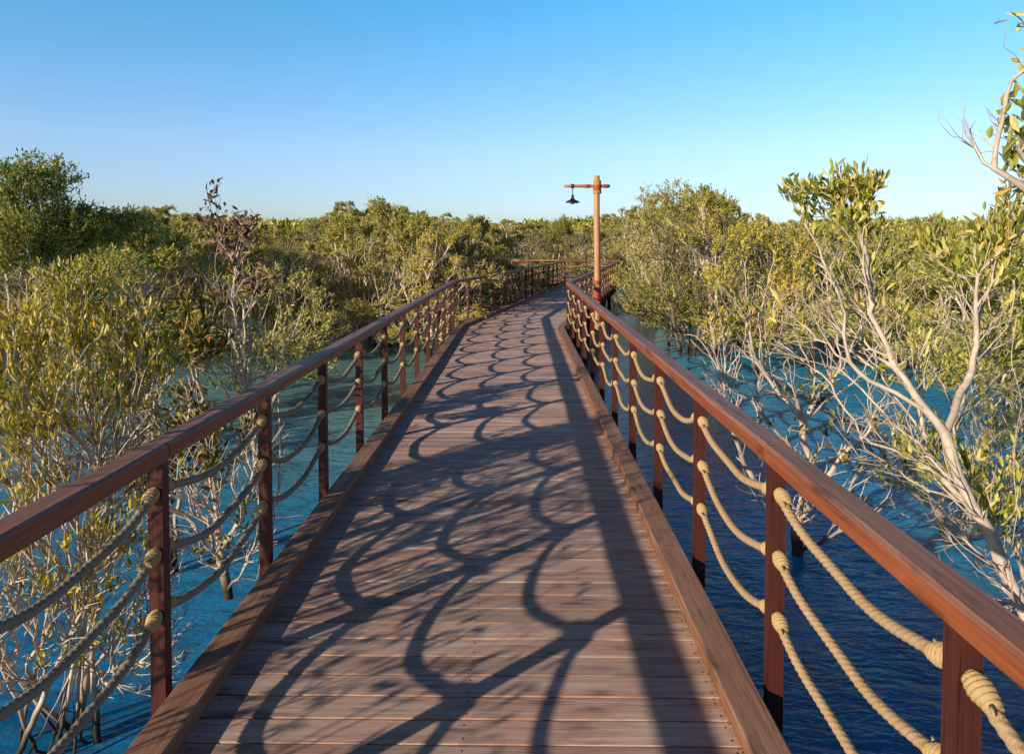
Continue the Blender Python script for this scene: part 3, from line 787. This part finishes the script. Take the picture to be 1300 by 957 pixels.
# C: shrub with short reddish trunk farther right
sC = S((6.6,6.3), (1206,735),(1203,694),(1196,668),(1192,650),(1200,615),(1215,580),(1210,540))
sC2 = [sC[3]]+S((6.5,6.2), (1170,636),(1150,600),(1140,560))
hero('mangrove_shrub', 'small leafy mangrove shrub rising from one short brown trunk beneath the big leaning tree', sC[0],
     [sC,sC2],
     [(1170,560,6.3,60,40,26),(1240,550,6.2,60,60,50),(1285,480,6.2,45,80,60),(1220,440,6.4,70,40,30),(1300,580,6.1,50,70,50),(1130,600,6.2,50,30,20)],
     51, M_BARK, LF_OLIVE, 5, .075, .027, .038, rt=.003, bare=[(1190,610,6.3,80,50,150),(1270,640,6.1,60,60,110),(1140,560,6.3,70,60,110),(1250,500,6.3,60,60,90)], cat='shrub')
sK = S((4.9,4.7), (1330,830),(1310,760),(1290,700),(1262,640),(1240,590),(1232,540))
sK2 = [sK[1]]+S((4.8,4.7), (1275,730),(1240,700),(1205,668),(1180,650))
sK3 = [sK[2]]+S((4.8,4.8), (1310,640),(1318,580),(1305,520))
hero('mangrove_shrub', 'tangle of thin whitish mangrove branches low over the water at the right frame edge', sK[0], [sK,sK2,sK3],
     [(1290,560,4.8,50,40,16),(1240,600,4.7,50,50,14),(1290,660,4.7,40,40,10)],
     57, M_BARK, LF_OLIVE, 4, .065, .022, .024, rt=.0022, bare=[(1250,600,4.7,80,60,110),(1220,680,4.6,60,40,90),(1290,520,4.8,50,60,70),(1290,720,4.7,40,50,50)], cat='shrub')
# D: tree at the right edge reaching into the sky
sD = S((2.45,2.5), (1545,1100),(1500,900),(1450,600),(1390,380),(1330,265),(1300,238),(1275,222),(1262,214),(1268,170),(1276,140),(1284,103),(1302,88),(1330,60))
sD2 = [sD[7]]+S((2.5,2.6), (1249,207),(1240,190),(1222,176),(1208,173),(1192,155),(1194,140))
sD3 = [sD[5]]+S((2.5,2.5), (1310,222),(1300,190),(1310,150))
sD4 = [sD[12]]+S((2.45,2.5), (1310,30),(1300,0),(1290,-30))
sD5 = [sD2[3]]+S((2.55,2.6), (1223,150),(1227,120))
sD6 = [sD[11]]+S((2.5,2.45), (1289,70),(1274,60),(1278,40),(1266,22))
hero('mangrove_tree', 'tall mangrove at the right edge whose pale crooked branches reach into the open sky', sD[0],
     [sD,sD2,sD3,sD4,sD5,sD6],
     [(1300,160,2.5,26,34,16),(1296,120,2.5,12,16,6),(1305,15,2.45,14,18,6),(1360,200,2.5,50,70,50),(1350,80,2.5,40,60,30),(1400,300,2.5,60,60,50),(1300,215,2.5,16,12,7),(1275,215,2.5,10,6,3)],
     61, M_BARK, LF_OLIVE, 5, .068, .024, .030,
     bare=[(1232,160,2.55,20,26,10),(1262,130,2.5,18,20,6),(1210,160,2.6,20,20,4),(1290,180,2.5,16,30,8)], step=.05)
# E: near yellow-green bush left
bE = P(95, 930, 3.9)
sE = [[bE]+S((3.9,3.95), (110,860),(118,780),(115,700),(122,640),(125,590),(120,540),(118,480))]
sE.append([sE[0][3]]+S((3.85,3.8), (80,640),(60,590),(30,540),(0,500)))
sE.append([sE[0][5]]+S((3.9,4.0), (150,590),(185,540),(210,490)))
sE.append([sE[0][2]]+S((3.8,3.6), (60,760),(20,720),(-30,690)))
sE.append([sE[0][4]]+S((3.9,4.0), (160,600),(175,560),(155,500),(140,440)))
sE.append([bE]+S((3.8,3.4), (60,900),(10,850),(-40,760),(-80,640)))
rgE = np.random.default_rng(17)
for j in range(13):
    a = P(rgE.uniform(-70,230), rgE.uniform(440,640), rgE.uniform(3.5,4.1)); a.x = min(a.x, -1.7)
    b = bE.lerp(a, .45)+Vector((rgE.uniform(-.12,.12), rgE.uniform(-.2,.2), -.08)); c0_ = bE+Vector((rgE.uniform(-.35,.35), rgE.uniform(-.3,.3), -.1))
    sE.append([c0_, b, a])
hero('mangrove_shrub', 'near yellow-green mangrove bush of upright leaves at far left behind the railing', bE, sE,
     [(95,352,3.9,60,26,60),(60,400,3.9,90,40,100),(140,400,3.95,80,36,100),(100,460,3.9,120,44,130),(20,440,3.8,60,50,60),(190,450,4.1,46,40,50),(30,520,3.7,60,36,60),(90,520,3.9,80,40,60),(170,500,4,60,30,26),(20,600,3.5,60,50,40),(60,700,3.5,90,60,70),(160,660,3.7,50,60,40),(100,780,3.5,70,60,30),(-60,480,3.6,50,90,50)],
     71, M_BARK, LF_YELL, 6, .056, .017, .027,
     bare=[(60,560,3.8,100,60,420),(160,560,3.9,70,60,300),(60,680,3.6,120,80,520),(150,740,3.7,90,90,380),(20,800,3.5,100,80,380),(190,820,3.8,70,60,200)], upb=1.2, step=.06, rt=.0031, spread=.06)
# F: shrub with a dead purple-brown crown
sF = S((6.5,6.3), (336,705),(331,640),(322,560),(314,490),(318,440),(316,395),(305,350),(280,300),(268,270),(262,240))
sF2 = [sF[3]]+S((6.4,6.3), (296,430),(294,380),(300,330),(312,290),(318,270))
sF3 = [sF[4]]+S((6.4,6.4), (335,400),(348,360),(345,330))
sF4 = [sF[2]]+S((6.4,6.4), (350,470),(365,440),(380,405),(388,378))
sF5 = [sF[1]]+S((6.5,6.3), (352,640),(356,560),(354,500),(352,450))
sF6 = [sF[2]]+S((6.4,6.2), (300,520),(270,470),(240,440))
hero('dead_mangrove', 'upright pale-stemmed shrub with a withered purple-brown leafy top left of the boardwalk', sF[0],
     [sF,sF2,sF3,sF4,sF5,sF6],
     [(265,243,6.3,13,16,7),(268,275,6.3,28,14,14),(302,284,6.3,44,22,34),(300,308,6.3,42,24,22),(322,340,6.3,38,28,20),(334,284,6.3,12,10,4),(248,272,6.3,8,5,2),(335,360,6.3,24,18,6)],
     81, M_BARK, LF_DEAD, 5, .072, .026, .026, rt=.0028,
     bare=[(300,380,6.3,50,50,110),(330,460,6.4,60,50,90),(270,420,6.3,50,40,70),(370,440,6.4,30,50,20),(340,620,6.4,60,60,60)], upb=.1, spread=.1)
# G: low twiggy shrub seen through the ropes
bG = P(290, 760, 5.4)
sG = [[bG]+S((5.4,5.3), (280,700),(274,640),(270,600),(262,560),(250,520))]
sG.append([sG[0][1]]+S((5.4,5.3), (305,660),(318,620),(325,580),(330,550)))
sG.append([sG[0][2]]+S((5.3,5.2), (250,620),(225,580),(205,545)))
hero('mangrove_shrub', 'low twiggy half-bare mangrove with reddish leaves seen through the left ropes', bG, sG,
     [(240,540,5.3,60,34,40),(300,530,5.4,50,30,34),(275,680,5.3,50,26,16),(310,640,5.3,30,40,10),(210,500,5.4,50,30,30)],
     91, M_BARK, LF_MIXED, 4, .075, .03, .036, rt=.0028, bare=[(270,600,5.3,70,60,260),(300,690,5.3,60,50,160),(230,650,5.2,50,60,140),(330,560,5.4,40,40,90)], cat='shrub')
# further individually built shrubs in the middle distance
mids = [ # u, depth, crown v-centre, ru, rv, n, leaf, label
 (-60, 8.0, 420, 110, 90, 300, LF_OLIVE, 'olive mangrove bush at the left frame edge behind the yellow-green bush', 'L'),
 (212, 5.9, 410, 70, 62, 230, LF_MIXED, 'thin grey twiggy mangrove between the yellow-green bush and the withered shrub', 'L'),
 (330, 11, 400, 90, 60, 300, LF_OLIVE, 'broad yellowish mangrove just behind the withered purple-brown shrub', 'L'),
 (120, 10.5, 380, 90, 66, 320, LF_OLIVE, 'rounded olive mangrove behind the near yellow-green bush', 'L'),
 (885, 18, 335, 80, 60, 620, LF_OLIVE, 'wide sunlit mangrove overhanging the water just right of the lamp post', 'R'),
 (965, 15, 335, 66, 56, 480, LF_YELL, 'yellowish mangrove with orange leaves left of the big leaning tree', 'R'),
 (1120, 14.5, 345, 96, 56, 560, LF_OLIVE, 'dense olive mangrove standing right behind the big leaning tree', 'R'),
 (1275, 10.5, 370, 90, 70, 460, LF_OLIVE, 'dense olive mangrove filling the right frame edge', 'R'),
 (850, 19, 300, 66, 66, 620, LF_OLIVE, 'tall airy mangrove with the highest crown right of the lamp post', 'R'),
]
for i, (u, d, v, ru, rv, n, lm, lab, k) in enumerate(mids):
    rg = np.random.default_rng(300+i)
    bp = P(u, v, d); bp.z = WZ
    sub = []
    for j in range(6):
        a = rg.uniform(0,6.28); sub.append((u+ru*.75*math.cos(a), v+rv*.7*math.sin(a), d+rg.uniform(-.6,.6), ru*.5, rv*.45, n//6))
    stems = []
    b0 = Vector((bp.x, bp.y, WZ-.4))
    for j in range(4):
        a = P(u+rg.uniform(-.6,.6)*ru, v+rg.uniform(-.2,.6)*rv, d+rg.uniform(-.4,.4)); mid_ = b0.lerp(a, .5)+Vector((rg.uniform(-.2,.2), rg.uniform(-.2,.2), -.1))
        stems.append([b0+Vector((rg.uniform(-.1,.1), rg.uniform(-.1,.1), 0)), mid_, a])
    dn = 900*2.6/d+310-v
    bare = [(u, v+rv*.8, d, ru*.9, rv*.6, n//2)]
    for j in range(5): sub.append((u+(j-2)*ru*.42, v+dn*rg.uniform(.4,.7), d-rg.uniform(0,.7), ru*.36, dn*.2, n//9))
    hero('mangrove_tree', lab, b0, stems, sub, 320+i, M_BARK, lm, 9, .08, .032, .04, bare=bare, step=.09, rt=.0026, spread=.11, detail=False, wob=.02)
# tall airy skyline crowns and the big dark tree at left
def sky_tree(u, d, vtop, vmid, ru, lm, lab, seed, n=900, per=10, spread=.13):
    rg = np.random.default_rng(seed); b0 = P(u, vmid, d); b0.z = WZ-.4
    sub = []
    for j in range(11):
        f = rg.uniform(0,1); uu = u+rg.uniform(-1,1)*ru*(1-.55*f); vv = vmid+(vtop-vmid)*f
        sub.append((uu, vv+10, d+rg.uniform(-.7,.7), ru*.33, (vmid-vtop)*.17+4, n//11))
    stems = []
    for j in range(4):
        a = P(u+rg.uniform(-.6,.6)*ru, vmid+(vtop-vmid)*rg.uniform(.2,.6), d); stems.append([b0+Vector((rg.uniform(-.15,.15),0,0)), b0.lerp(a,.5)+Vector((rg.uniform(-.3,.3),0,0)), a])
    hero('mangrove_tree', lab, b0, stems, sub, seed, M_BARK, lm, per, .085, .036, .06, bare=[(u, vmid+20, d, ru*.8, 30, n//6)], step=.12, rt=.0035, spread=spread, detail=False, wob=.03)
sky_tree(35, 14, 208, 350, 150, LF_DARK, 'tall dark green mangrove whose rounded crown tops the skyline at far left', 501, 2400, 10)
sky_tree(165, 15.5, 262, 340, 85, LF_OLIVE, 'broad olive mangrove sloping down on the right of the tall dark crown at far left', 508, 1500, 10)
sky_tree(430, 19, 262, 300, 22, LF_OLIVE, 'slim mangrove with a wispy flat top on the skyline over the left railing', 502, 260, 9)
sky_tree(500, 19, 250, 300, 52, LF_OLIVE, 'highest spreading green mangrove on the skyline left of the lamp post', 503, 800, 10)
sky_tree(600, 24, 268, 300, 30, LF_OLIVE, 'small peaked mangrove on the skyline left of the lamp post', 504, 400, 10)
sky_tree(706, 40, 271, 312, 30, LF_DARK, 'flat-topped dark tree far off on the skyline straight above the boardwalk bend', 505, 700, 16, .25)
sky_tree(905, 17, 236, 300, 44, LF_OLIVE, 'mangrove with loose upright tufts against the sky between lamp post and leaning tree', 506, 500, 9)
sky_tree(375, 20, 285, 330, 42, LF_MIXED, 'brownish half-bare mangrove with bristly twigs on the left skyline', 507, 500, 3)
# off-frame shrub left of the walk whose shadow falls over the boards
bH = Vector((-2.75, .55, WZ-.2)); rg = np.random.default_rng(9)
tp = np.array([-2.55,.75,.55])+rg.normal(0,1,(200,3))*np.array([.42,.6,.42]); tp = tp[tp[:,0] < -1.6]; lf = rg.uniform(0,1,len(tp)) > .45
o = bH; st = [[tuple(Vector(q)-o) for q in ((-2.75,.55,-1.2),(-2.7,.6,-.4),(-2.6,.7,.3),(-2.4,.9,1.1))], [tuple(Vector(q)-o) for q in ((-2.7,.6,-.4),(-2.8,1.0,.2),(-2.5,1.5,.9))]]
tm, cm = tree_meshes(st, tp-np.array(o), lf, 12, 4, .07, .026, True, rt=.002, rbase=.035, step=.07)
place_tree('mangrove_shrub', 'sparse twiggy mangrove beside the left railing nearest the camera', o, tm, cm, M_BARK, LF_OLIVE)

bI = Vector((-3.2, 1.6, WZ-.2)); rg = np.random.default_rng(19)
tp = np.concatenate([np.array([-2.75,2.25,1.35])+rg.normal(0,1,(520,3))*np.array([.32,.5,.30]), np.array([-2.7,1.6,.6])+rg.normal(0,1,(120,3))*np.array([.3,.4,.4])]); tp = tp[(tp[:,0] < -1.8) & (tp[:,0] < -.733*tp[:,1]-.15)]; lf = rg.uniform(0,1,len(tp)) > .72
st = [[tuple(Vector(q)-bI) for q in ((-3.2,1.6,-1.2),(-3.15,1.65,-.2),(-2.9,1.9,.8),(-2.75,2.2,1.6))], [tuple(Vector(q)-bI) for q in ((-3.15,1.65,-.2),(-3.0,2.2,.6),(-2.8,2.8,1.4))], [tuple(Vector(q)-bI) for q in ((-3.15,1.65,-.2),(-2.9,1.6,.6),(-2.6,1.7,1.4))]]
tm, cm = tree_meshes(st, tp-np.array(bI), lf, 22, 6, .075, .026, True, rt=.0034, rbase=.045, step=.07)
place_tree('mangrove_tree', 'taller loose twiggy mangrove beside the left railing, shading the handrail and boards', bI, tm, cm, M_BARK, LF_OLIVE)

# ------------------------------------------------------------------ light
sd = Vector((-.728, -.686, 0)).normalized(); EL = R(19.1)
S_ = sd*math.cos(EL); S_.z = math.sin(EL)
ld = bpy.data.lights.new('sun', 'SUN'); ld.energy = 5.0; ld.angle = R(.5); ld.color = (1.0, .87, .67)
lo = bpy.data.objects.new('sun', ld); COL.objects.link(lo); lo.rotation_euler = S_.to_track_quat('Z', 'Y').to_euler(); lo.location = (-20,-20,20)
w = bpy.data.worlds.new('World'); SC.world = w; w.use_nodes = True; nt = w.node_tree; nt.nodes.clear()
sky = nt.nodes.new('ShaderNodeTexSky'); sky.sky_type = 'NISHITA'; sky.sun_disc = False
sky.sun_elevation = EL; sky.sun_rotation = math.atan2(S_.x, S_.y); sky.air_density = 1.0; sky.dust_density = .6; sky.ozone_density = 1.6; sky.altitude = 0
bg = nt.nodes.new('ShaderNodeBackground'); bg.inputs['Strength'].default_value = .13
out = nt.nodes.new('ShaderNodeOutputWorld')
tcw = nt.nodes.new('ShaderNodeTexCoord'); sx = nt.nodes.new('ShaderNodeSeparateXYZ'); nt.links.new(tcw.outputs['Generated'], sx.inputs[0])
rp_ = nt.nodes.new('ShaderNodeValToRGB'); nt.links.new(sx.outputs['Z'], rp_.inputs[0])
els = [(0,(.42,.485,.68)),(.13,(.52,.605,.78)),(.33,(.27,.71,.86)),(.48,(.08,.15,.28)),(.7,(.035,.07,.16)),(1,(.02,.055,.15))]  # tints sky by elevation; unseen upper sky darkened to cut fill light
while len(rp_.color_ramp.elements) < len(els): rp_.color_ramp.elements.new(.5)
for e, (p, c) in zip(rp_.color_ramp.elements, els): e.position = p; e.color = (*c, 1)
mxw = nt.nodes.new('ShaderNodeMix'); mxw.data_type = 'RGBA'; mxw.blend_type = 'MULTIPLY'; mxw.inputs[0].default_value = 1
nt.links.new(sky.outputs[0], mxw.inputs[6]); nt.links.new(rp_.outputs[0], mxw.inputs[7])
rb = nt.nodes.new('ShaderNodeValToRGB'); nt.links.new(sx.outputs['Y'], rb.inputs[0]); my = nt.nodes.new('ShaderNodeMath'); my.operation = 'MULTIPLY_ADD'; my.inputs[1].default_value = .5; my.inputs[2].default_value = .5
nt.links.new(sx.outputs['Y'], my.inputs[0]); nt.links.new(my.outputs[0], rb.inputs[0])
for e, (p, c) in zip(rb.color_ramp.elements, [(.25, .48), (.68, 1.0)]): e.position = p; e.color = (c, c, c, 1)  # sky behind the camera dimmed on purpose for deeper shadows
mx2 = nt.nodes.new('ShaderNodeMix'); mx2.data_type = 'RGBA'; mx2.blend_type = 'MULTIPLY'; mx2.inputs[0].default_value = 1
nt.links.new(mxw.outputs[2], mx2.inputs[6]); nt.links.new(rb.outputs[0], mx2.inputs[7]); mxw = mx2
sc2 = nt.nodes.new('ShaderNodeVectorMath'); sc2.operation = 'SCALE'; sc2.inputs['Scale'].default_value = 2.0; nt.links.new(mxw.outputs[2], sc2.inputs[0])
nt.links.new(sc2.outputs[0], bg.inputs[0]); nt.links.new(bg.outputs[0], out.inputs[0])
SC.view_settings.view_transform = 'Standard'; SC.view_settings.look = 'None'; SC.view_settings.exposure = 0
try:
    SC.cycles.max_bounces = 6; SC.cycles.diffuse_bounces = 2; SC.cycles.glossy_bounces = 2; SC.cycles.transmission_bounces = 3
except Exception: pass
